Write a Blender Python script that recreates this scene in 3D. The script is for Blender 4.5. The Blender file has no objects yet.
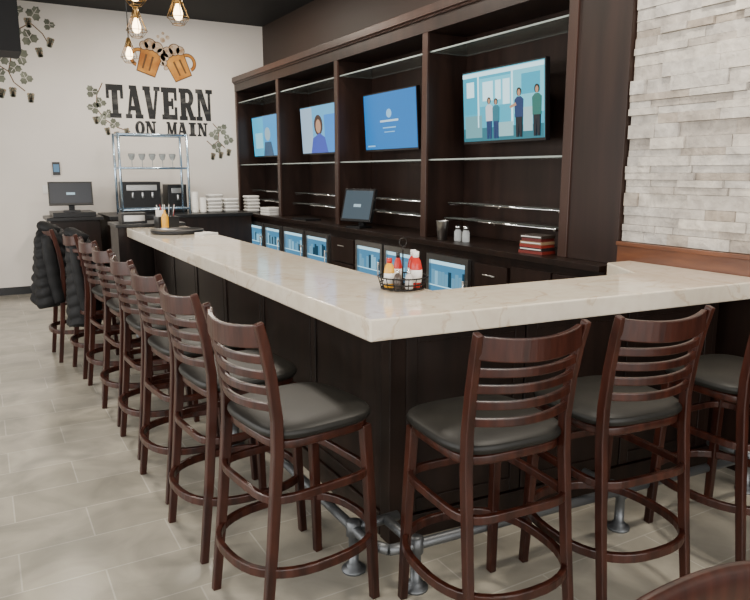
import bpy, math, random
from mathutils import Vector, Matrix, Euler
random.seed(7)
S=bpy.context.scene
# ---------------------------------------------------------------- materials
def mat(name,col,rough=.5,metal=0,emit=None,es=0,coat=0,alpha=1,spec=None):
    m=bpy.data.materials.new(name); m.use_nodes=True
    b=m.node_tree.nodes['Principled BSDF']
    b.inputs['Base Color'].default_value=(*col,1); b.inputs['Roughness'].default_value=rough
    b.inputs['Metallic'].default_value=metal
    if emit: b.inputs['Emission Color'].default_value=(*emit,1); b.inputs['Emission Strength'].default_value=es
    b.inputs['Coat Weight'].default_value=coat
    b.inputs['Alpha'].default_value=alpha
    if spec is not None: b.inputs['Specular IOR Level'].default_value=spec
    return m
def N(m,t,**k):
    n=m.node_tree.nodes.new(t)
    for a,v in k.items(): setattr(n,a,v)
    return n
def L(m,a,b): m.node_tree.links.new(a,b)
def noisy(m,c1,c2,scale=(4,4,4),ns=3,detail=6,bump=0,rot=(0,0,0),lo=.3,hi=.7):
    b=m.node_tree.nodes['Principled BSDF']
    tc=N(m,'ShaderNodeTexCoord'); mp=N(m,'ShaderNodeMapping'); mp.inputs['Scale'].default_value=scale; mp.inputs['Rotation'].default_value=rot
    nz=N(m,'ShaderNodeTexNoise'); nz.inputs['Scale'].default_value=ns; nz.inputs['Detail'].default_value=detail
    cr=N(m,'ShaderNodeValToRGB'); cr.color_ramp.elements[0].color=(*c1,1); cr.color_ramp.elements[1].color=(*c2,1)
    cr.color_ramp.elements[0].position=lo; cr.color_ramp.elements[1].position=hi
    L(m,tc.outputs['Object'],mp.inputs[0]); L(m,mp.outputs[0],nz.inputs['Vector']); L(m,nz.outputs[0],cr.inputs[0]); L(m,cr.outputs[0],b.inputs['Base Color'])
    if bump:
        bp=N(m,'ShaderNodeBump'); bp.inputs['Strength'].default_value=bump; L(m,nz.outputs[0],bp.inputs['Height']); L(m,bp.outputs[0],b.inputs['Normal'])
    return m
M={}
M['wood']=noisy(mat('stool_wood',(.05,.015,.01),.30,spec=.4),(.015,.0034,.002),(.052,.0130,.007),(1,1,.15),30,5)
M['vinyl']=noisy(mat('vinyl',(.02,.02,.018),.46,spec=.30),(.0085,.008,.007),(.0145,.0138,.012),(1,1,1),12,3,.04)
M['espresso']=noisy(mat('espresso_wood',(.02,.01,.007),.36,spec=.35),(.0065,.0030,.002),(.018,.0085,.0056),(1,1,.10),16,6)
M['espresso2']=noisy(mat('espresso_shelf',(.03,.015,.012),.4,spec=.35),(.011,.0052,.0037),(.026,.0125,.009),(1,1,.12),10,5)
M['stile']=noisy(mat('stile_wood',(.06,.03,.022),.35),(.027,.0118,.008),(.047,.021,.0145),(1,1,.12),10,5)
M['trimwood']=noisy(mat('trim_wood',(.13,.05,.02),.35),(.085,.026,.009),(.16,.055,.02),(1,.2,1),20,5)
M['steel']=mat('steel',(.55,.55,.54),.3,1)
M['galv']=mat('galvanised',(.17,.18,.19),.45,.8)
M['chrome']=mat('chrome',(.8,.8,.8),.12,1)
M['rack']=mat('rack_metal',(.50,.64,.78),.25,.9)
M['black']=mat('black_plastic',(.007,.007,.008),.35)
M['wire']=mat('black_wire',(.012,.01,.009),.4,.5)
M['white']=mat('white_plastic',(.8,.78,.74),.5)
M['red']=mat('ketchup',(.5,.015,.008),.3)
M['mustard']=mat('mustard',(.75,.38,.02),.35)
M['brownwall']=mat('brown_paint',(.030,.017,.012),.6)
M['ceil']=mat('black_ceiling',(.004,.004,.005),.8)
M['cloth']=noisy(mat('coat_fabric',(.008,.008,.009),.65,spec=.25),(.003,.003,.0035),(.007,.007,.008),(1,1,1),14,4,.2)
M['bulb']=mat('bulb',(1,.8,.5),.3,emit=(1,.72,.38),es=11)
M['socket']=mat('brass_socket',(.25,.15,.05),.35,.9)
def em(n,c,s=1.5): return mat(n,(0,0,0),.35,emit=c,es=s)
m=mat('cream_paint',(.80,.75,.70),.7); noisy(m,(.75,.69,.625),(.80,.74,.675),(1,1,1),1.5,4); M['paint']=m
# quartz
m=mat('quartz_top',(.7,.62,.5),.12,coat=.25); b=m.node_tree.nodes['Principled BSDF']
tc=N(m,'ShaderNodeTexCoord'); nz=N(m,'ShaderNodeTexNoise'); nz.inputs['Scale'].default_value=2.0; nz.inputs['Detail'].default_value=7; nz.inputs['Distortion'].default_value=.8
cr=N(m,'ShaderNodeValToRGB'); e=cr.color_ramp.elements
e[0].position=.35; e[0].color=(.80,.70,.56,1); e[1].position=.62; e[1].color=(.85,.77,.64,1)
k=e.new(.488); k.color=(.82,.73,.59,1); k=e.new(.497); k.color=(.68,.55,.40,1); k=e.new(.506); k.color=(.83,.745,.61,1)
n2=N(m,'ShaderNodeTexNoise'); n2.inputs['Scale'].default_value=18; n2.inputs['Detail'].default_value=5
c2=N(m,'ShaderNodeValToRGB'); c2.color_ramp.elements[0].position=.35; c2.color_ramp.elements[0].color=(.93,.915,.895,1); c2.color_ramp.elements[1].position=.6; c2.color_ramp.elements[1].color=(1,1,1,1)
mx=N(m,'ShaderNodeMix',data_type='RGBA',blend_type='MULTIPLY'); mx.inputs[0].default_value=1
L(m,tc.outputs['Object'],nz.inputs['Vector']); L(m,tc.outputs['Object'],n2.inputs['Vector']); L(m,nz.outputs[0],cr.inputs[0]); L(m,n2.outputs[0],c2.inputs[0]); L(m,cr.outputs[0],mx.inputs[6]); L(m,c2.outputs[0],mx.inputs[7]); L(m,mx.outputs[2],b.inputs['Base Color']); M['marble']=m
# floor tile
m=mat('floor_tile',(.4,.36,.3),.22); b=m.node_tree.nodes['Principled BSDF']
tc=N(m,'ShaderNodeTexCoord'); br=N(m,'ShaderNodeTexBrick'); br.offset=.5; br.inputs['Scale'].default_value=1
br.inputs['Brick Width'].default_value=.61; br.inputs['Row Height'].default_value=.305; br.inputs['Mortar Size'].default_value=.0035
br.inputs['Color1'].default_value=(.37,.345,.285,1); br.inputs['Color2'].default_value=(.44,.41,.345,1); br.inputs['Mortar'].default_value=(.52,.49,.42,1)
nz=N(m,'ShaderNodeTexNoise'); nz.inputs['Scale'].default_value=3.0; nz.inputs['Detail'].default_value=9; nz.inputs['Distortion'].default_value=1.0
cr=N(m,'ShaderNodeValToRGB'); cr.color_ramp.elements[0].position=.3; cr.color_ramp.elements[0].color=(.66,.665,.67,1); cr.color_ramp.elements[1].position=.7; cr.color_ramp.elements[1].color=(1.12,1.10,1.07,1)
mx=N(m,'ShaderNodeMix',data_type='RGBA',blend_type='MULTIPLY'); mx.inputs[0].default_value=1
L(m,tc.outputs['Object'],br.inputs['Vector']); L(m,tc.outputs['Object'],nz.inputs['Vector']); L(m,nz.outputs[0],cr.inputs[0]); L(m,br.outputs[0],mx.inputs[6]); L(m,cr.outputs[0],mx.inputs[7]); L(m,mx.outputs[2],b.inputs['Base Color']); M['tile']=m
# stone
m=mat('ledger_stone',(.6,.57,.53),.75); b=m.node_tree.nodes['Principled BSDF']
g=N(m,'ShaderNodeNewGeometry'); cr=N(m,'ShaderNodeValToRGB'); cr.color_ramp.elements[0].color=(.37,.315,.26,1); cr.color_ramp.elements[1].color=(.60,.55,.48,1)
k=cr.color_ramp.elements.new(.45); k.color=(.52,.49,.45,1)
tc=N(m,'ShaderNodeTexCoord'); nz=N(m,'ShaderNodeTexNoise'); nz.inputs['Scale'].default_value=12; nz.inputs['Detail'].default_value=8
c2=N(m,'ShaderNodeValToRGB'); c2.color_ramp.elements[0].position=.32; c2.color_ramp.elements[0].color=(.72,.72,.73,1); c2.color_ramp.elements[1].position=.68; c2.color_ramp.elements[1].color=(1.1,1.1,1.1,1)
mx=N(m,'ShaderNodeMix',data_type='RGBA',blend_type='MULTIPLY'); mx.inputs[0].default_value=1
bp=N(m,'ShaderNodeBump'); bp.inputs['Strength'].default_value=.6; bp.inputs['Distance'].default_value=.045
L(m,g.outputs['Random Per Island'],cr.inputs[0]); L(m,tc.outputs['Object'],nz.inputs['Vector']); L(m,nz.outputs[0],c2.inputs[0]); L(m,cr.outputs[0],mx.inputs[6]); L(m,c2.outputs[0],mx.inputs[7]); L(m,mx.outputs[2],b.inputs['Base Color']); L(m,nz.outputs[0],bp.inputs['Height']); L(m,bp.outputs[0],b.inputs['Normal']); M['stone']=m
M['glass']=mat('shelf_glass',(.30,.36,.34),.06,alpha=.25)
M['edge']=mat('glass_edge',(.42,.48,.46),.15,alpha=.7)
M['clear']=mat('clear_glass',(.85,.9,.92),.05,alpha=.35)

# ---------------------------------------------------------------- mesh builder
class MB:
    def __init__(s): s.v=[];s.f=[];s.m=[];s.s=[];s.mats=[]
    def mi(s,k):
        mt=M[k] if isinstance(k,str) else k
        if mt not in s.mats: s.mats.append(mt)
        return s.mats.index(mt)
    def add(s,vs,fs,k,smooth=False,T=None):
        o=len(s.v); i=s.mi(k)
        for p in vs:
            p=Vector(p)
            if T is not None: p=T@p
            s.v.append(p)
        for f in fs: s.f.append([o+j for j in f]); s.m.append(i); s.s.append(smooth)
    def box(s,a,b,k,T=None):
        x0,y0,z0=a;x1,y1,z1=b
        s.add([(x0,y0,z0),(x1,y0,z0),(x1,y1,z0),(x0,y1,z0),(x0,y0,z1),(x1,y0,z1),(x1,y1,z1),(x0,y1,z1)],
          [(0,3,2,1),(4,5,6,7),(0,1,5,4),(1,2,6,5),(2,3,7,6),(3,0,4,7)],k,False,T)
    def prism(s,poly,z0,z1,k,T=None):
        n=len(poly)
        s.add([(x,y,z0) for x,y in poly]+[(x,y,z1) for x,y in poly],[list(range(n))[::-1],list(range(n,2*n))]+[(i,(i+1)%n,(i+1)%n+n,i+n) for i in range(n)],k,False,T)
    def sweep(s,path,prof,k,up=(0,0,1),closed=False,smooth=False,T=None,scales=None):
        P=[Vector(p) for p in path];n=len(P);vs=[];q=len(prof);up=Vector(up)
        for i,p in enumerate(P):
            if closed: t=P[(i+1)%n]-P[i-1]
            else: t=P[min(i+1,n-1)]-P[max(i-1,0)]
            t.normalize(); sd=t.cross(up)
            if sd.length<1e-4: sd=t.cross(Vector((0,1,0.01)))
            sd.normalize(); u=sd.cross(t); sc=scales[i] if scales else 1
            for a,b in prof: vs.append(p+sd*a*sc+u*b*sc)
        fs=[]
        for i in range(n if closed else n-1):
            j=(i+1)%n
            for c in range(q): fs.append((i*q+c,i*q+(c+1)%q,j*q+(c+1)%q,j*q+c))
        if not closed: fs+= [tuple(range(q))[::-1],tuple(range((n-1)*q,n*q))]
        s.add(vs,fs,k,smooth,T)
    def tube(s,path,r,k,seg=10,closed=False,T=None,up=(0,0,1),scales=None):
        s.sweep(path,[(r*math.cos(2*math.pi*i/seg),r*math.sin(2*math.pi*i/seg)) for i in range(seg)],k,up,closed,True,T,scales)
    def lathe(s,prof,c,k,seg=20,T=None,n=2,sx=1,sy=1):
        vs=[];q=seg
        for r,z in prof:
            for i in range(q):
                a=2*math.pi*i/q;ca,sa=math.cos(a),math.sin(a)
                x=math.copysign(abs(ca)**(2/n),ca)*r*sx; y=math.copysign(abs(sa)**(2/n),sa)*r*sy
                vs.append((c[0]+x,c[1]+y,c[2]+z))
        fs=[];m=len(prof)
        for j in range(m-1):
            for i in range(q): fs.append((j*q+i,j*q+(i+1)%q,(j+1)*q+(i+1)%q,(j+1)*q+i))
        fs+=[tuple(range(q))[::-1],tuple(range((m-1)*q,m*q))]
        s.add(vs,fs,k,True,T)
    def mesh(s,name):
        me=bpy.data.meshes.new(name); me.from_pydata([tuple(v) for v in s.v],[],s.f)
        for mt in s.mats: me.materials.append(mt)
        for p,mi,sm in zip(me.polygons,s.m,s.s): p.material_index=mi; p.use_smooth=sm
        me.update(); return me
    def obj(s,name,loc=(0,0,0),rz=0,bevel=0,me=None):
        me=me or s.mesh(name)
        o=bpy.data.objects.new(name,me); S.collection.objects.link(o); o.location=loc; o.rotation_euler=(0,0,rz)
        if bevel:
            bm=o.modifiers.new('bevel','BEVEL'); bm.width=bevel; bm.segments=2; bm.limit_method='ANGLE'; bm.angle_limit=.7
        return o
def rect(w,h): return [(-w/2,-h/2),(w/2,-h/2),(w/2,h/2),(-w/2,h/2)]

XW=3.86; YB=10.1; ZC=3.72; XI=XW-.006; YI=YB-.006
# ---------------------------------------------------------------- shell
b=MB(); b.box((-4,-3.5,-.1),(XW+.15,YB+.15,0),'tile'); b.obj('floor')
b=MB(); b.box((-4,-3.5,ZC),(XW+.15,YB+.15,ZC+.1),'ceil'); b.obj('ceiling')
b=MB(); b.box((-4,YB,0),(XW+.15,YB+.15,ZC),'paint'); b.obj('wall_back')
b=MB(); b.box((XW,-3.5,0),(XW+.15,YB,ZC),'brownwall'); b.obj('wall_right')
b=MB(); b.box((-4,YB-.015,0),(.7,YB,.1),'black'); b.obj('baseboard_back')
b=MB(); b.box((-4.15,-3.5,0),(-4,YB+.15,.5),'paint'); b.box((-4.15,-3.5,3.1),(-4,YB+.15,ZC),'paint')
for y in (-3.5,-.6,2.2,5.0,7.8): b.box((-4.15,y,.5),(-4,y+.3,3.1),'paint')
b.box((-4.15,8.1,.5),(-4,YB+.15,3.1),'paint'); b.obj('wall_left')
for i,y in enumerate((-3.2,-.3,2.5,5.3)):
    b=MB(); b.box((-4.1,y,.5),(-4.05,y+.05,3.1),'black'); b.box((-4.1,y+2.45,.5),(-4.05,y+2.5,3.1),'black'); b.box((-4.1,y,.5),(-4.05,y+2.5,.55),'black'); b.box((-4.1,y,3.05),(-4.05,y+2.5,3.1),'black'); b.box((-4.1,y+1.22,.5),(-4.05,y+1.27,3.1),'black'); b.obj('window_%d'%(i+1))
b=MB(); b.box((-3.9,8,2.79),(.49,8.5,ZC),'ceil'); b.obj('ceiling_bulkhead')
# stone wall
b=MB(); XS=3.43; YS=2.905
b.box((XS+.03,-3.4,1.18),(XI,YS,ZC-.005),'stone')
z=1.18
while z<ZC-.02:
    h=min(random.choice([.04,.055,.065,.08]),ZC-.006-z); y=-3.4
    while y<YS-.01:
        w=random.uniform(.12,.40)
        if YS-(y+w)<.08: w=YS-y
        d=random.uniform(-.02,.012)
        b.box((XS-d,y+.001,z+.001),(XS+.06,y+w-.001,z+h-.001),'stone'); y+=w
    z+=h
b.obj('wall_stone')
b=MB(); b.box((XS-.03,-3.4,1.04),(XI,YS,1.18),'trimwood'); b.box((XS-.045,-3.4,1.155),(XS,YS,1.18),'trimwood'); b.obj('trim_1',bevel=.004)
b=MB(); b.box((XS-.005,-3.4,0),(XI,YS,1.04),'espresso'); b.obj('trim_2')

# ---------------------------------------------------------------- bar
XE=3.39
b=MB()
b.prism([(1.19,2.11),(XE,1.92),(XE,2.80),(3.2,2.80),(3.0,2.44),(1.75,2.52),(1.75,6.88),(1.19,6.88)],.985,1.07,'marble')
top=b.obj('bar_countertop',bevel=.006)
b=MB()
b.prism([(1.44,2.36),(XE,2.19),(XE,2.41),(1.70,2.49),(1.70,6.83),(1.44,6.83)],0,.983,'espresso')
def panel(b,T,x,x2):
    b.box((x+.004,-.012,.115),(x2-.004,.01,.955),'espresso',T)
    for (a0,a1,c0,c1) in ((x+.004,x+.06,.115,.955),(x2-.06,x2-.004,.115,.955),(x+.06,x2-.06,.115,.18),(x+.06,x2-.06,.89,.955)):
        b.box((a0,-.019,c0),(a1,-.012,c1),'espresso',T)
TL=Matrix.Translation((1.44,6.83,0))@Matrix.Rotation(-math.pi/2,4,'Z')
x=0
while x<4.40:
    x2=min(x+.735,4.41); panel(b,TL,x,x2); x=x2
b.box((1.410,2.42,0),(1.445,6.83,.11),'espresso')
ang=math.atan2(-.17,1.95)
T=Matrix.Translation((1.44,2.36,0))@Matrix.Rotation(ang,4,'Z')
x=.05
while x<1.9:
    x2=min(x+.62,1.95); panel(b,T,x,x2); x=x2
b.box((0,-.03,0),(1.95,.01,.11),'espresso',T)
b.box((1.405,2.325,0),(1.485,2.405,.98),'espresso')
b.obj('bar_base',bevel=.003)
# foot rail (two runs)
zr=.185
def ry(x): return 2.02-.075*(x-1.2)
def posts(b,pp):
    for px,py in pp:
        b.lathe([(.05,0),(.05,.01),(.03,.014),(.03,.03),(.021,.032),(.021,.15),(.03,.155),(.03,.215),(.015,.222)],(px,py,0),'galv',16)
        dx,dy=((1,0) if px<1.3 else (0,1))
        b.tube([(px,py,zr),(px+dx*.21,py+dy*.22,zr)],.021,'galv',12)
        b.tube([(px+dx*.03,py+dy*.03,zr),(px+dx*.06,py+dy*.06,zr)],.03,'galv',12)
b=MB(); b.tube([(1.185,6.7,zr),(1.185,4,zr),(1.185,2.14,zr),(1.195,2.08,zr),(1.225,2.03,zr)],.021,'galv',12)
posts(b,[(1.185,2.24),(1.185,3.73),(1.185,5.2),(1.185,6.6)]); b.obj('foot_rail')
b=MB(); b.tube([(1.226,2.028,zr),(1.28,ry(1.28),zr),(3.38,ry(3.38),zr)],.021,'galv',12)
posts(b,[(1.335,ry(1.335)),(2.39,ry(2.39)),(3.25,ry(3.25))]); b.obj('foot_rail')

# ---------------------------------------------------------------- stools
def stool_mesh():
    b=MB()
    for sx in (-1,1):
        b.sweep([(sx*.205,-.265,0),(sx*.2,-.225,.35),(sx*.196,-.195,.68),(sx*.194,-.193,.80),(sx*.196,-.210,.94),(sx*.200,-.232,1.05),(sx*.207,-.255,1.135)],rect(.027,.036),'wood',up=(0,1,0),scales=[.9,1,1.08,1.05,1,.95,.8])
        b.sweep([(sx*.205,.20,0),(sx*.195,.185,.4),(sx*.185,.17,.70)],rect(.034,.036),'wood',up=(0,1,0),scales=[.88,1,1.05])
    def yb(z): return -.195-.055*max(0,(z-.8)/.32)**1.2
    def slat(z,h,arch=0,th=.016):
        pts=[]
        for i in range(17):
            t=i/16*2-1; pts.append((t*.193,yb(z)-.05*(1-t*t),z+arch*(1-t*t)))
        b.sweep(pts,rect(th,h),'wood')
    slat(1.088,.074,-.014,.02)
    for z in (1.008,.954,.900,.842): slat(z,.029,-.006)
    b.lathe([(.20,.685),(.212,.69),(.212,.718),(.20,.722)],(0,0,0),'wood',32,n=4.5,sx=1.0,sy=.98)
    b.lathe([(.205,.72),(.222,.727),(.229,.742),(.224,.757),(.20,.768),(.15,.775),(.07,.778),(.001,.778)],(0,.002,0),'vinyl',40,n=3.6,sx=1.03,sy=1)
    def ring(z,n,r,w,h,sc):
        a=r*2**(1/n); pts=[]
        for i in range(40):
            t=2*math.pi*i/40; c,s_=math.cos(t),math.sin(t)
            pts.append((math.copysign(abs(c)**(2/n),c)*a,math.copysign(abs(s_)**(2/n),s_)*a*sc-.02,z))
        b.sweep(pts,rect(w,h),'wood',closed=True)
    ring(.26,2.5,.195,.022,.034,1.08)
    ring(.52,5,.19,.02,.03,1.0)
    return b.mesh('bar_stool')
sm=stool_mesh()
def stool(x,y,rz): MB().obj('bar_stool',(x,y,0),rz,.004,sm)
for i in range(8):
    x=.93-.010*i+random.uniform(-.008,.008); y=2.22+.6*i; r=-math.pi/2+.07+random.uniform(-.04,.04)
    if i==0: r=-math.pi/2+.12; x=.945
    if i==6: x=.83
    if i==7: x=.72
    stool(x,y,r)
stool(1.45,1.77,-.07); stool(2.015,1.725,-.10); stool(2.75,1.69,-.05)

# dining chair (near)
b=MB()
cx,cy=.945,.625; hw=.30
pts=[]
for i in range(25):
    t=i/24*2-1; pts.append((cx+t*hw,cy+.04*(1-t*t)-.02,.880-.042*abs(t)**3))
b.sweep(pts,[(-.014,-.05),(.014,-.05),(.017,0),(.014,.034),(.006,.044),(-.006,.044),(-.014,.034),(-.017,0)],'wood',smooth=True)
for sx in (-1,1):
    b.sweep([(cx+sx*.21,cy+.05,0),(cx+sx*.21,cy-.03,.45),(cx+sx*.26,cy-.015,.83)],rect(.03,.035),'wood',up=(0,1,0))
    b.sweep([(cx+sx*.20,cy-.44,0),(cx+sx*.19,cy-.42,.44)],rect(.034,.034),'wood',up=(0,1,0))
    b.box((cx+sx*.2-.01,cy-.43,.2),(cx+sx*.2+.01,cy+.02,.23),'wood')
for z in (.56,.66,.76): b.sweep([(cx+t/6*.235,cy-.02+.03*(1-(t/6)**2),z) for t in range(-6,7)],rect(.014,.035),'wood')
b.lathe([(.2,.42),(.21,.43),(.21,.455),(.225,.462),(.225,.485),(.2,.5),(.1,.507),(.001,.507)],(cx,cy-.21,0),'vinyl',36,n=4)
b.obj('dining_chair',bevel=.002)

# ---------------------------------------------------------------- back bar cabinet
XF=3.28; YH=2.912
b=MB(); ZB=1.03
b.box((XF-.02,YH,ZB-.04),(XI,YI,ZB),'espresso')
b.box((XF+.03,YH,0),(XI,YI,ZB-.04),'espresso')
b.box((XF,YH,.0),(XF+.04,YI,.09),'black')
for y0,y1 in ((6.70,6.17),(4.18,3.78)):
    for j in range(3):
        z0=.12+j*.27
        b.box((XF+.005,y1+.01,z0),(XF+.03,y0-.01,z0+.25),'espresso2')
        b.tube([(XF-.012,(y0+y1)/2-.07,z0+.17),(XF-.012,(y0+y1)/2+.07,z0+.17)],.006,'steel',8)
for y0,y1 in ((3.75,3.35),(3.33,2.94),(9.98,9.4)):
    b.box((XF+.005,y1,.12),(XF+.03,y0,.93),'espresso2')
b.obj('back_bar_counter',bevel=.003)
M['fridgein']=em('fridge_light',(.10,.36,.62),.8); M['fridgehi']=em('fridge_glow',(.5,.85,1.0),1.4)
M['bott1']=em('bottle_dim_glow',(.02,.09,.16),.6); M['bott2']=em('bottle_blue_glow',(.20,.5,.72),.8); M['bott3']=em('bottle_cyan_glow',(.3,.65,.85),1.0)  # bottles emit: the cooler's blue light is put into their colour
doors=[(9.32,8.78),(8.7,8.15),(8.05,7.42),(7.36,6.76),(6.12,5.58),(5.54,5.0),(4.82,4.24)]
for y0,y1 in doors:
    b=MB(); x=XF-.005; w=.04
    b.box((x,y1,.12),(XF+.028,y0,.16),'steel'); b.box((x,y1,.87),(XF+.028,y0,.92),'steel')
    b.box((x,y1,.16),(XF+.028,y1+w,.87),'steel'); b.box((x,y0-w,.16),(XF+.028,y0,.87),'steel')
    b.box((x+.02,y1+w,.16),(x+.03,y0-w,.87),'fridgein')
    b.box((x+.017,y1+w,.835),(x+.021,y0-w,.868),'fridgehi')
    for zz in (.2,.44,.66):
        b.box((x+.015,y1+w,zz-.012),(x+.021,y0-w,zz-.004),'fridgehi')
        y=y1+w+.03
        while y<y0-w-.03:
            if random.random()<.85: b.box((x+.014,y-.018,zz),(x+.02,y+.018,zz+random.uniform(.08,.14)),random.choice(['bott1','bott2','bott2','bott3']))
            y+=.048
    b.tube([(x-.025,y1+.03,.45),(x-.025,y1+.03,.75)],.008,'steel',8)
    b.box((x-.025,y1+.025,.46),(x,y1+.035,.48),'steel');b.box((x-.025,y1+.025,.72),(x,y1+.035,.74),'steel')
    b.obj('bottle_cooler_door')
# shelving hutch
XD=3.41; ZT=2.93; ZH=ZB+.001
b=MB()
b.box((XW-.03,YH,ZH),(XI,YI,ZT),'espresso2')
b.box((XD,YH,ZT-.17),(XW-.03,YI,ZT-.02),'espresso2')
b.box((XD-.05,YH,ZT-.04),(XI,YI,ZT+.03),'stile')
b.box((XD-.015,YH,ZT-.17),(XD+.005,YI,ZT-.04),'espresso2')
b.box((XD-.03,YH,ZT-.06),(XD,YI,ZT-.03),'stile')
divs=[3.37,5.07,6.77,8.44,10.07]
for y in divs:
    b.box((XD,y-.02,ZH),(XW-.03,min(y+.02,YI),ZT-.15),'espresso2')
    b.box((XD-.012,y-.04,ZH),(XD+.01,min(y+.04,YI),ZT-.15),'stile')
b.box((XD,YH,ZH),(XW-.03,3.36,ZT-.15),'espresso2')
b.box((XD-.004,YH,ZT+.03),(XI,3.36,ZC-.005),'espresso2')
b.obj('back_bar_hutch',bevel=.002)
for i in range(4):
    y0,y1=divs[i]+.022,divs[i+1]-.022
    b=MB()
    for z in (2.60,1.70):
        b.box((XD+.03,y0,z),(XW-.032,y1,z+.010),'glass'); b.box((XD+.027,y0,z-.001),(XD+.031,y1,z+.011),'edge')
    b.obj('glass_shelf')
    b=MB()
    for z,xx in ((1.33,XD+.14),(1.20,XD+.10)):
        b.box((xx,y0+.15,z),(xx+.11,y1-.15,z+.008),'glass')
        b.tube([(xx,y0+.15,z),(xx,y1-.15,z)],.007,'chrome',8)
        for y in (y0+.17,(y0+y1)/2,y1-.17): b.box((xx,y-.008,z-.015),(XW-.032,y+.008,z-.001),'chrome')
    b.obj('chrome_bottle_rail')

# ---------------------------------------------------------------- TVs
def ell(cx,cy,rx,ry,n=14): return [(cx+rx*math.cos(2*math.pi*i/n),cy+ry*math.sin(2*math.pi*i/n)) for i in range(n)]
C={}
def ec(c,s=1.3):
    k=(c,s)
    if k not in C: C[k]=em('screen_colour',c,s)
    return C[k]
def tv(yc,zc,shapes,bg,w=.98,h=.58,tilt=.06,xx=3.60):
    T=Matrix.Translation((xx,yc,zc))@Matrix.Rotation(-tilt,4,'Y')@Matrix(((0,0,-1,0),(-1,0,0,0),(0,1,0,0),(0,0,0,1)))
    b=MB()
    b.box((-w/2,-h/2,-.04),(w/2,h/2,0),'black',T); b.box((-.2,-.15,-.20),(.2,.15,-.04),'black',T)
    b.box((-w/2+.012,-h/2+.02,0),(w/2-.012,h/2-.012,.002),bg,T)
    z=.003
    for poly,c in shapes:
        b.prism([(x*w/2*.97,y*h/2*.93) for x,y in poly],.001,z,c,T); z+=.0004
    b.obj('wall_tv')
def R(x0,y0,x1,y1): return [(x0,y0),(x1,y0),(x1,y1),(x0,y1)]
W=ec((.60,.92,1),1.6); SK=ec((.65,.36,.22),1.0); HR=ec((.05,.03,.02),.5); WB=ec((.7,.76,.8),1.2); DK=ec((.02,.03,.05),.5)
tl=ec((.04,.45,.64),1.2); tl2=ec((.14,.66,.84),1.3); nv=ec((.03,.08,.25),.7)
def person(x,y,s,top,leg,skin=SK):
    return [([(x-.06*s,-.95),(x-.015*s,-.95),(x,y-.75*s),(x+.015*s,-.95),(x+.06*s,-.95),(x+.075*s,y-.55*s),(x-.075*s,y-.55*s)],leg),
    ([(x-.085*s,y-.65*s),(x+.085*s,y-.65*s),(x+.095*s,y-.2*s),(x+.035*s,y-.12*s),(x-.035*s,y-.12*s),(x-.095*s,y-.2*s)],top),
    (ell(x,y,.048*s,.11*s),HR),(ell(x+.008*s,y-.02*s,.033*s,.085*s),skin)]
sc4=[(R(-1,-1,1,-.62),ec((.04,.28,.36),.8)),(R(-.98,-.2,-.6,.85),tl),(R(-.55,.0,.25,.8),tl2),(R(-.47,.15,-.2,.7),W),(R(-.14,.15,.0,.7),W),(R(.05,.0,.22,.7),W),(R(.3,-.3,1,.9),ec((.2,.7,.84),1.25)),(R(.5,.2,.92,.75),tl),
 (R(-.95,-.9,-.5,-.25),ec((.2,.5,.55),1.0)),(R(-.9,.3,-.7,.75),W),(R(-1,.88,1,1),W),(R(.26,-.6,.3,.95),W),(R(-.6,-.6,-.57,.95),W),(R(-.05,-.9,.3,-.5),ec((.4,.75,.8),1.0)),(R(.55,-.8,.75,-.15),ec((.5,.8,.85),1.0))]
sc4+=person(-.30,.15,.9,WB,nv)+person(-.12,.10,.85,ec((.05,.3,.4),.8),nv)+person(.45,.28,1.05,nv,DK)+person(.86,.30,1.05,ec((.05,.3,.25),.7),DK)+[([(.38,.0),(.24,-.08),(.25,-.14),(.40,-.08)],SK)]
tv(4.29,2.12,sc4,ec((.06,.5,.68),1.2))
lb=ec((.3,.65,.95),1.2)
sc3=[(ell(.0,.28,.1,.16),lb),(R(-.35,-.02,.35,.05),ec((.6,.85,1),1.2)),(R(-.25,-.25,.25,-.21),lb),(R(-.2,-.4,.2,-.37),lb),(R(-.9,-.9,-.6,-.85),lb)]
tv(5.99,2.10,sc3,ec((.005,.20,.60),1.2),w=1.02)
sc2=[(R(-1,-1,-.3,1),ec((.42,.60,.78),1.1)),(R(.4,-1,1,.6),ec((.03,.28,.8),1.2)),(ell(.05,.2,.25,.45),ec((.12,.05,.03),.6)),(ell(.05,.15,.15,.30),SK),([(-.45,-1),(.55,-1),(.4,-.35),(.1,-.15),(-.3,-.35)],ec((.05,.10,.6),1.0))]
tv(7.66,2.10,sc2,ec((.12,.5,.85),1.15),w=.98)
sc1=[(R(-1,-1,-.1,1),ec((.05,.5,.78),1.25)),(ell(.2,.1,.22,.35),ec((.4,.6,.7),1.0)),([(-.2,-1),(.6,-1),(.45,-.3),(-.05,-.3)],ec((.05,.15,.3),.7)),(R(-.8,-.6,-.2,.2),ec((.3,.75,.9),1.2))]
tv(9.42,2.10,sc1,ec((.04,.35,.75),1.2),w=1.0)

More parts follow.
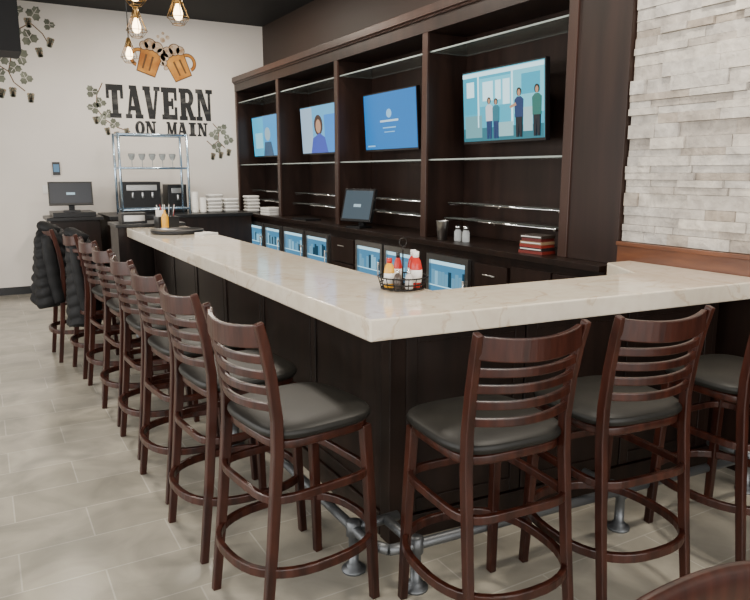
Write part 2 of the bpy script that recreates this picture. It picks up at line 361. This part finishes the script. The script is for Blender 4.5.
# ---------------------------------------------------------------- things on the back bar
def pos(name,x,y,z,rz,w=.38,h=.27,scr=None):
    b=MB()
    T=Matrix.Translation((0,0,.20))@Matrix.Rotation(-.25,4,'X')
    b.box((-.1,-.09,0),(.1,.10,.02),'black'); b.sweep([(0,.06,.02),(0,.05,.12),(0,.03,.20)],rect(.07,.04),'black',up=(0,1,0))
    b.box((-w/2,-.02,-h/2+.03),(w/2,.02,h/2+.03),'black',T); b.box((-w/2+.02,-.022,-h/2+.055),(w/2-.02,-.019,h/2+.01),scr,T)
    b.box((-.05,-.024,.01),(.05,-.021,.04),ec((.5,.7,.8),1.0),T)
    return b.obj(name,(x,y,z),rz,.004)
pos('pos_monitor',3.38,6.24,ZB,-1.25,w=.42,h=.34,scr=ec((.10,.15,.19),.7))
b=MB(); b.lathe([(.04,0),(.052,.16),(.055,.165),(.050,.165),(.047,.15),(.04,.02)],(0,0,0),'steel',20); b.obj('steel_shaker_cup',(3.38,4.74,ZB))
for yy in (4.60,4.49):
    b=MB(); b.lathe([(.03,0),(.032,.01),(.032,.08),(.02,.10),(.02,.12),(.001,.125)],(0,0,0),'clear',14); b.lathe([(.023,.10),(.023,.13),(.001,.132)],(0,0,0),'chrome',14); b.obj('shaker_jar',(3.44,yy,ZB))
b=MB(); z=0
for j,(c,w) in enumerate((((.15,.015,.01),.22),((.02,.012,.012),.21),((.22,.02,.012),.20),((.25,.16,.09),.2),((.10,.012,.01),.18),((.03,.02,.015),.2))):
    mt=mat('book_cover',c,.5); o=random.uniform(-.012,.012); b.box((-.07,-w/2+o,z),(.07,w/2+o,z+.021),mt)
    if j%2: b.box((-.072,-w/2+.01+o,z+.007),(.066,w/2-.01+o,z+.014),'white')
    z+=.022
b.obj('book_stack',(3.42,3.63,ZB),.1)
b=MB()
for i in range(3): b.box((-.1,-.13,.0+i*.035),(.1,.13,.03+i*.035),'white')
b.obj('napkin_stack',(3.40,8.75,ZB),.1,.004)
b=MB(); b.box((-.1,-.2,0),(.1,.2,.02),'black'); b.obj('serving_mat',(3.40,7.6,ZB))
# rear service counter
b=MB(); b.box((1.4,9.1,0),(3.24,YI,1.01),'espresso'); b.box((1.38,9.07,1.01),(3.25,YI,1.05),'black'); b.obj('service_counter',bevel=.003)
b=MB()
for (xx,yy) in ((1.56,9.2),(2.42,9.2),(1.56,9.56),(2.42,9.56)): b.tube([(xx,yy,1.05),(xx,yy,2.09)],.016,'rack',8)
for z in (1.12,1.65,2.07):
    b.tube([(1.56,9.2,z),(2.42,9.2,z),(2.42,9.56,z),(1.56,9.56,z)],.014,'rack',8,closed=True)
    if z>1.2: b.box((1.57,9.21,z-.004),(2.41,9.55,z+.004),'clear')
b.obj('metal_shelf_rack')
M['gl']=mat('wine_glass_glass',(.40,.43,.43),.05,alpha=.6)
for i in range(5):
    b=MB(); b.lathe([(.035,0),(.035,.004),(.005,.01),(.005,.09),(.03,.11),(.045,.16),(.042,.18),(.039,.16),(.02,.115)],(0,0,0),'gl',14); b.obj('wine_glass',(1.74+.13*i,9.36,1.655))
b=MB(); b.box((0,0,0),(.5,.30,.42),'black'); b.box((.05,-.015,.30),(.45,0,.38),'steel'); b.box((.05,-.07,0),(.45,0,.04),'black')
for x in (.12,.25,.38): b.tube([(x,-.04,.28),(x,-.04,.2)],.018,'steel',8)
b.obj('coffee_machine',(1.66,9.70,1.05),bevel=.006)
b=MB(); b.box((0,0,0),(.26,.3,.38),'black'); b.box((.05,-.01,.26),(.21,0,.33),'steel'); b.box((.04,-.06,0),(.22,0,.03),'black'); b.tube([(.13,-.03,.24),(.13,-.03,.16)],.02,'steel',8); b.obj('coffee_grinder',(2.26,9.72,1.05),bevel=.006)
for i,xx in enumerate((2.53,2.64)):
    b=MB(); z=0; prof=[]
    for j in range(11-3*i): prof+=[(.04,z),(.047,z+.022),(.044,z+.024)]; z+=.026
    b.lathe(prof,(0,0,0),'white',16); b.obj('paper_cup_stack',(xx,9.35,1.05))
def boxes(x,y,z,n,w):
    b=MB()
    for j in range(n): b.lathe([(w*.86,j*.048),(w,j*.048+.024),(w*1.03,j*.048+.028),(w*.9,j*.048+.045)],(random.uniform(-.006,.006),0,0),'white',24,n=7)
    b.obj('takeout_box_stack',(x,y,z))
boxes(2.80,9.38,1.051,4,.10); boxes(3.03,9.38,1.051,4,.105); boxes(3.39,9.5,ZB,5,.10); boxes(2.92,9.75,1.051,5,.11)
# host stand + register
b=MB(); b.box((.72,9.35,0),(1.30,9.93,1.0),'espresso'); b.box((.68,9.3,1.0),(1.34,9.95,1.04),'black'); b.box((.76,9.36,1.04),(1.26,9.9,1.10),'black'); b.obj('host_stand',bevel=.004)
pos('register_monitor',1.0,9.55,1.10,-.1,w=.52,h=.30,scr=ec((.03,.04,.06),.6))
b=MB(); b.box((.86,YB-.02,1.56),(.95,YB-.001,1.73),'black'); b.box((.87,YB-.022,1.6),(.94,YB-.02,1.70),ec((.1,.25,.4),.9)); b.obj('wall_tablet')
b=MB(); b.box((.72,YB-.01,1.32),(.79,YB-.001,1.43),'white'); b.obj('wall_outlet')
b=MB(); b.box((1.12,6.95,0),(1.75,7.40,1.07),'espresso'); b.box((1.10,6.93,1.07),(1.77,7.42,1.10),'black'); b.obj('server_station',bevel=.004)
b=MB(); b.box((-.12,-.1,0),(.12,.1,.10),'black'); b.box((-.1,-.105,.02),(.1,-.1,.08),'steel'); b.obj('receipt_printer',(1.30,7.15,1.10),0,.006)

# ---------------------------------------------------------------- on the bar
b=MB(); b.lathe([(.19,0),(.22,.004),(.23,.022),(.222,.022),(.212,.009),(.001,.008)],(0,0,0),'black',36); b.lathe([(.18,.01),(.22,.014),(.23,.032),(.222,.032),(.212,.019),(.001,.018)],(0,0,0),'black',36); b.obj('serving_tray',(1.48,6.1,1.07))
b=MB()
for i in range(4): b.box((-.07,-.07,i*.006),(.07,.07,.005+i*.006),'white')
b.obj('napkin_pile',(1.64,5.75,1.07),.3)
b=MB(); b.box((-.1,-.07,0),(.1,.07,.11),'black')
for i in range(14):
    a=random.uniform(-.07,.07); b.tube([(a,random.uniform(-.04,.04),.1),(a*1.3,random.uniform(-.05,.05),.22)],.004,random.choice(['white','white','red','black']),6)
b.box((-.09,-.02,.1),(-.02,.04,.17),'white')
b.obj('bar_caddy',(1.54,6.74,1.07),.1,.004)
b=MB(); b.lathe([(.03,0),(.033,.01),(.033,.12),(.02,.145),(.012,.15),(.008,.18),(.001,.185)],(0,0,0),'mustard',14); b.obj('squeeze_bottle',(1.47,6.50,1.07))
# condiment basket
b=MB(); r=.115
def circ(r,z,n=28): return [(r*math.cos(2*math.pi*i/n),r*math.sin(2*math.pi*i/n),z) for i in range(n)]
for z,rr in ((.008,.10),(.03,.105),(.06,r)): b.tube(circ(rr,z),.0035,'wire',6,closed=True)
for i in range(20):
    a=2*math.pi*i/20; c,s_=math.cos(a),math.sin(a); b.tube([(.10*c,.10*s_,.008),(r*c,r*s_,.06)],.0022,'wire',6)
for i in range(-4,5):
    y=i*.022; x=math.sqrt(.1**2-y*y); b.tube([(-x,y,.006),(x,y,.006)],.002,'wire',6)
b.tube([(0,0,.006),(0,0,.20)],.004,'wire',6)
b.tube([(.02*math.cos(t/12*6.283),0,.215+.02*math.sin(t/12*6.283)) for t in range(12)],.003,'wire',6,closed=True,up=(0,1,0))
bx,by=1.68,2.60
b.obj('condiment_basket',(bx-.03,by+.02,1.07))
def bottle(name,x,y,body,cap,h,r,label=True,sx=1):
    b=MB(); b.lathe([(r*.8,0),(r,.006),(r,h*.55),(r*.75,h*.75),(r*.42,h*.84),(r*.42,h*.9)],(0,0,0),body,18,sx=sx)
    b.lathe([(r*.5,h*.84),(r*.5,h),(r*.1,h*1.01)],(0,0,0),cap,14)
    if label: b.lathe([(r*1.01,h*.15),(r*1.01,h*.5)],(0,0,0),'white',18,sx=sx)
    b.obj(name,(x,y,1.08))
bx-=.045
bottle('ketchup_bottle',bx+.060,by-.02,'red','white',.165,.029)
bottle('ketchup_bottle',bx+.085,by+.040,'red','white',.165,.027)
bottle('mustard_bottle',bx-.048,by+.035,'mustard','red',.135,.025)
bottle('hot_sauce_bottle',bx+.035,by+.095,'red','black',.15,.02)
M['saltg']=mat('salt_glass',(.6,.58,.55),.2); bottle('salt_shaker',bx+.005,by-.050,'saltg','chrome',.085,.019,False)
M['pepg']=mat('pepper_glass',(.08,.06,.05),.2); bottle('pepper_shaker',bx-.040,by-.025,'pepg','chrome',.085,.019,False)

# ---------------------------------------------------------------- coats
def coat(name,x,y,z0,z1,wy,tx,ph,sleeve=.055):
    b=MB(); nl=60; q=36; vs=[]; fs=[]
    for j in range(nl):
        t=j/(nl-1); z=z0+(z1-z0)*t
        rib=1+.12*abs(math.sin(t*math.pi*8+ph))-.06
        env=(1-max(0,(t-.84)/.16)**2*.55); w=wy*(1.08-.22*t)*env; d=tx*(1.1-.35*t)*env
        for i in range(q):
            a=2*math.pi*i/q; fold=1+.08*math.sin(a*5+ph+t*3)+.04*math.sin(a*9+t*7)
            vs.append((math.cos(a)*d*rib*fold,math.sin(a)*w*(1+(rib-1)*.4)*fold,z+.02*math.sin(a*3+ph)))
    for j in range(nl-1):
        for i in range(q): fs.append((j*q+i,j*q+(i+1)%q,(j+1)*q+(i+1)%q,(j+1)*q+i))
    fs+=[tuple(range(q))[::-1],tuple(range((nl-1)*q,nl*q))]
    b.add(vs,fs,'cloth',True)
    for sy in (-1,1):
        p=[(-.03,sy*wy*.70,z1-.08),(-.04,sy*wy*.95,z1-.2),(-.02,sy*wy*1.05,z1-.42),(.01,sy*wy*1.05,z1-.62)]
        P=[]
        for k in range(25):
            u=k/24*3; i=min(int(u),2); f=u-i; P.append([p[i][c]*(1-f)+p[i+1][c]*f for c in range(3)])
        b.tube(P,sleeve,'cloth',12,up=(1,0,0),scales=[(.95+.10*abs(math.sin(k*.8)))*(1-.2*k/24) for k in range(25)])
    b.tube([(.05,-.1,z1-.05),(-.03,-.08,z1),(-.06,0,z1+.01),(-.03,.08,z1),(.05,.1,z1-.05)],.045,'cloth',10)
    b.obj(name,(x,y,0))
coat('puffer_coat',.49,6.43,.48,1.14,.21,.165,0)
coat('winter_jacket',.64,5.86,.40,1.12,.19,.115,1.3,.05)

# ---------------------------------------------------------------- pendants
def pendant(x,y,z):
    b=MB()
    b.tube([(0,0,ZC-z-.001),(0,0,.14)],.005,'black',6); b.lathe([(.05,ZC-z-.02),(.05,ZC-z-.001)],(0,0,0),'black',16)
    b.lathe([(.02,.05),(.024,.06),(.024,.13),(.01,.145)],(0,0,0),'socket',14)
    b.lathe([(.001,-.07),(.02,-.065),(.034,-.04),(.036,-.015),(.025,.02),(.014,.05)],(0,0,0),'bulb',16)
    for i in range(8):
        a=2*math.pi*i/8;c,s_=math.cos(a),math.sin(a)
        b.tube([(.02*c,.02*s_,.12),(.04*c,.04*s_,.06),(.085*c,.085*s_,-.05),(.045*c,.045*s_,-.10)],.0028,'socket',5)
    for rr,z2 in ((.085,-.05),(.045,-.10),(.04,.06)): b.tube(circ(rr,z2,16),.0028,'socket',5,closed=True)
    b.obj('pendant_light',(x,y,z))
for p in ((1.16,5.7,2.95),(1.26,6.2,2.81),(1.45,7.57,2.80),(1.45,5.58,2.82)): pendant(*p)

# ---------------------------------------------------------------- mural on back wall
M['ink']=noisy(mat('mural_ink',(.02,.02,.02),.7),(.008,.008,.009),(.10,.095,.09),(1,1,3),5,4,lo=.5,hi=.8)
def seg(p,q,w): 
    dx,dy=q[0]-p[0],q[1]-p[1]; l=math.hypot(dx,dy) or 1; nx=-dy/l*w/2; ny=dx/l*w/2
    return [(p[0]+nx,p[1]+ny),(p[0]-nx,p[1]-ny),(q[0]-nx,q[1]-ny),(q[0]+nx,q[1]+ny)]
def hx(p,q,w): return [(p[0]-w/2,p[1]),(p[0]+w/2,p[1]),(q[0]+w/2,q[1]),(q[0]-w/2,q[1])]
def arc(cx,cy,rx,ry,a0,a1,w,n=10,hf=.5):
    out=[]
    for i in range(n):
        A=a0+(a1-a0)*i/n;B=a0+(a1-a0)*(i+1)/n
        out.append([(cx+rx*math.cos(A),cy+ry*math.sin(A)),(cx+(rx-w)*math.cos(A),cy+(ry-w*hf)*math.sin(A)),(cx+(rx-w)*math.cos(B),cy+(ry-w*hf)*math.sin(B)),(cx+rx*math.cos(B),cy+ry*math.sin(B))])
    return out
pi=math.pi
LT={'T':[R(0,.82,1,1),R(.32,0,.68,1),R(.15,0,.85,.14),R(-.02,.58,.16,1),R(.84,.58,1.02,1)],
'A':[hx((.14,0),(.45,1),.18),hx((.82,0),(.52,1),.36),R(.2,.24,.75,.38),R(-.04,0,.36,.13),R(.56,0,1.06,.13),R(.25,.88,.66,1)],
'V':[hx((.45,0),(.18,1),.36),hx((.57,0),(.86,1),.18),R(-.06,.87,.42,1),R(.64,.87,1.04,1)],
'E':[R(.08,0,.44,1),R(-.03,.84,.98,1),R(-.03,0,.98,.16),R(.3,.42,.72,.58),R(.80,.60,.98,1),R(.80,0,.98,.4),R(.60,.33,.74,.67)],
'R':[R(.06,0,.42,1),R(-.03,.86,.6,1),R(-.03,0,.5,.13),R(.3,.42,.62,.56),hx((.84,0),(.54,.5),.34),R(.64,0,1.06,.13)]+arc(.56,.715,.38,.285,-pi/2,pi/2,.30),
'N':[R(.06,0,.24,1),R(.76,0,.94,1),hx((.78,0),(.22,1),.34),R(-.06,0,.36,.13),R(-.06,.87,.32,1),R(.62,.87,1.08,1)],
'O':arc(.5,.5,.5,.5,0,2*pi,.34,20),
'M':[R(.04,0,.20,1),R(.70,0,.98,1),hx((.48,.05),(.16,1),.26),hx((.48,.05),(.80,1),.16),R(-.06,0,.30,.14),R(.62,0,1.08,.14),R(-.06,.86,.24,1),R(.74,.86,1.08,1)],
'I':[R(.26,0,.74,1),R(.1,0,.9,.14),R(.1,.86,.9,1)]}
TM=Matrix(((1,0,0,0),(0,0,-1,YB-.001),(0,1,0,0),(0,0,0,1)))
def text(b,s,x0,x1,z0,z1,gap=.13,k='ink'):
    n=len(s); adv=(x1-x0)/(n-gap); w=adv*(1-gap); x=x0
    for c in s:
        if c in LT:
            for i,pl in enumerate(LT[c]): b.prism([(x+u*w,z0+v*(z1-z0)) for u,v in pl],.0,.003+.0001*i,k,TM)
        x+=adv
M['beer']=noisy(mat('mural_beer',(.5,.2,.03),.7),(.35,.11,.01),(.70,.32,.05),(1,1,1),6,4)
M['foam']=noisy(mat('mural_foam',(.7,.6,.45),.8),(.36,.22,.12),(.72,.58,.44),(1,1,1),18,4)
M['mugline']=mat('mural_brown',(.13,.06,.02),.8)
M['leaf']=noisy(mat('mural_leaf',(.12,.12,.09),.8),(.085,.09,.065),(.24,.25,.19),(1,1,1),8,4)
M['hop']=noisy(mat('mural_hop',(.3,.2,.12),.8),(.17,.12,.08),(.40,.31,.21),(1,1,1),14,4)
b=MB()
def mug(cx,cz,ang,flip):
    Rm=TM@Matrix.Translation((cx,cz,0))@Matrix.Rotation(ang,4,'Z')@Matrix.Scale(flip,4,(1,0,0))
    for pl in arc(-.15,-.02,.12,.13,pi/2,3*pi/2,.05,hf=1): b.prism(pl,0,.002,'mugline',Rm)
    for pl in arc(-.15,-.02,.11,.12,pi/2,3*pi/2,.03,hf=1): b.prism(pl,0,.0025,'beer',Rm)
    b.prism([(-.13,-.20),(.13,-.20),(.155,.15),(-.155,.15)],0,.003,'mugline',Rm)
    b.prism([(-.12,-.185),(.12,-.185),(.143,.14),(-.143,.14)],0,.0035,'beer',Rm)
    for x in (-.06,.03): b.prism([(x-.012,-.14),(x+.012,-.14),(x+.014,.06),(x-.014,.06)],0,.004,'mugline',Rm)
    fs=((-.12,.16,.06),(-.05,.20,.08),(.05,.20,.075),(.12,.16,.06),(.16,.09,.04),(.17,.02,.028))
    for x,z,r in fs: b.prism(ell(x,z,r*1.10,r*1.05),0,.0045,'mugline',Rm)
    for x,z,r in fs: b.prism(ell(x,z,r*.96,r*.9),0,.005,'foam',Rm)
mug(2.20,3.12,-.32,1); mug(2.58,3.08,.42,-1)
for x,z,r in ((2.39,3.40,.035),(2.33,3.44,.022),(2.46,3.44,.028),(2.40,3.49,.02)): b.prism(ell(x,z,r,r),0,.003,'foam',TM)
b.obj('beer_mug_mural')
def leaf(b,x,z,s,a):
    Rm=TM@Matrix.Translation((x,z,0))@Matrix.Rotation(a,4,'Z')
    pts=[]
    for i in range(24):
        t=2*pi*i/24; r=s*(.55+.5*abs(math.cos(1.5*t)))*(1+.08*(-1)**i); pts.append((r*math.cos(t),r*math.sin(t)))
    b.prism(pts,0,.002,'leaf',Rm); b.prism(seg((-s*.6,0),(s*.8,0),s*.07),0,.003,'paint',Rm)
    b.prism(seg((0,0),(s*.3,s*.5),s*.06),0,.003,'paint',Rm); b.prism(seg((0,0),(s*.3,-s*.5),s*.06),0,.003,'paint',Rm)
def hop(b,x,z,s,a):
    Rm=TM@Matrix.Translation((x,z,0))@Matrix.Rotation(a,4,'Z')
    for j in range(4):
        for i in range(-1,2):
            b.prism(ell(i*s*.3*(1-j*.15),-j*s*.32,s*.24,s*.26,8),0,.002+.0004*j,'hop' if (i+j)%2 else 'leaf',Rm)
def vine(b,pts,w=.012):
    for i in range(len(pts)-1): b.prism(seg(pts[i],pts[i+1],w),0,.0015,'mugline',TM)
b=MB()
vine(b,[(.2,3.6),(.45,3.52),(.62,3.38),(.75,3.46),(.88,3.34),(.95,3.2)]); vine(b,[(.1,3.05),(.3,2.95),(.45,2.85),(.5,2.72),(.62,2.62)]); vine(b,[(.62,3.38),(.60,3.2),(.50,3.05),(.45,2.85)])
for x,z,s,a in ((.60,3.60,.08,.3),(.80,3.58,.09,1),(.72,3.28,.10,2),(.55,3.35,.09,4),(.40,3.02,.09,3),(.60,3.04,.10,5),(.34,2.80,.09,1),(.64,2.78,.08,2),(.96,3.46,.07,0),(.42,3.54,.07,2),(.52,2.90,.08,4),(.22,2.92,.08,2)): leaf(b,x,z,s,a)
for x,z in ((.97,3.28),(.82,3.15),(.48,2.64),(.68,2.58),(.36,2.62),(.50,3.22),(.72,3.5),(.28,3.08)): hop(b,x,z,.085,random.uniform(-.3,.3))
b.obj('hop_vine_mural')
b=MB(); text(b,'TAVERN',1.60,3.04,2.33,2.77); text(b,'ON MAIN',1.95,2.96,2.11,2.30,.1)
vine(b,[(1.56,2.78),(1.48,2.62),(1.46,2.45),(1.56,2.3),(1.72,2.2),(1.88,2.15)])
for x,z,s,a in ((1.42,2.66,.08,0),(1.52,2.52,.07,2),(1.43,2.45,.08,3),(1.52,2.30,.08,1),(1.68,2.25,.07,4),(1.60,2.38,.06,1)): leaf(b,x,z,s,a)
for x,z in ((1.44,2.32),(1.70,2.13),(1.83,2.18),(1.58,2.18)): hop(b,x,z,.07,.2)
vine(b,[(2.95,2.05),(3.03,1.98),(3.12,2.05),(3.22,1.95)]); vine(b,[(3.05,2.3),(3.14,2.2),(3.12,2.05)])
for x,z,s,a in ((3.07,2.14,.08,1),(3.19,2.22,.08,3),(3.27,2.07,.08,2),(3.10,1.96,.08,5)): leaf(b,x,z,s,a)
for x,z in ((3.16,1.88),(3.28,1.92),(3.04,1.86)): hop(b,x,z,.07,-.2)
b.obj('tavern_sign_mural')

# ---------------------------------------------------------------- lights
def area(n,loc,rot,sx,sy,p,c):
    l=bpy.data.lights.new(n,'AREA'); l.shape='RECTANGLE'; l.size=sx; l.size_y=sy; l.energy=p; l.color=c
    o=bpy.data.objects.new(n,l); S.collection.objects.link(o); o.location=loc; o.rotation_euler=rot
area('window_daylight',(-3.9,3.2,1.9),(0,math.radians(-90),0),2.6,10,410,(1,.985,.95))
area('near_side_fill',(0,-3.3,2.0),(math.radians(90),0,0),7,3,330,(1,.97,.92))  # added fill lamp on the open near side; no storefront is modelled
for i,(x,y) in enumerate(((0.2,1.5),(0.2,5),(0.4,8.2),(2.5,2.0),(2.5,5.5),(2.5,8.5))):
    area('ceiling_fill',(x,y,ZC-.03),(0,0,0),.4,.4,(66 if i>2 else 58),(1,.91,.78))  # added warm fill lamps under the ceiling, without real fixtures
w=bpy.data.worlds.new('world'); S.world=w; w.use_nodes=True
w.node_tree.nodes['Background'].inputs[0].default_value=(.94,.97,1,1); w.node_tree.nodes['Background'].inputs[1].default_value=.65

cam=bpy.data.cameras.new('camera'); cam.sensor_width=36; cam.lens=680/750*36; cam.clip_start=.05
co=bpy.data.objects.new('camera',cam); S.collection.objects.link(co); co.location=(0,0,1.6)
co.rotation_euler=(math.radians(90-10.66),0,math.radians(-29.84)); S.camera=co
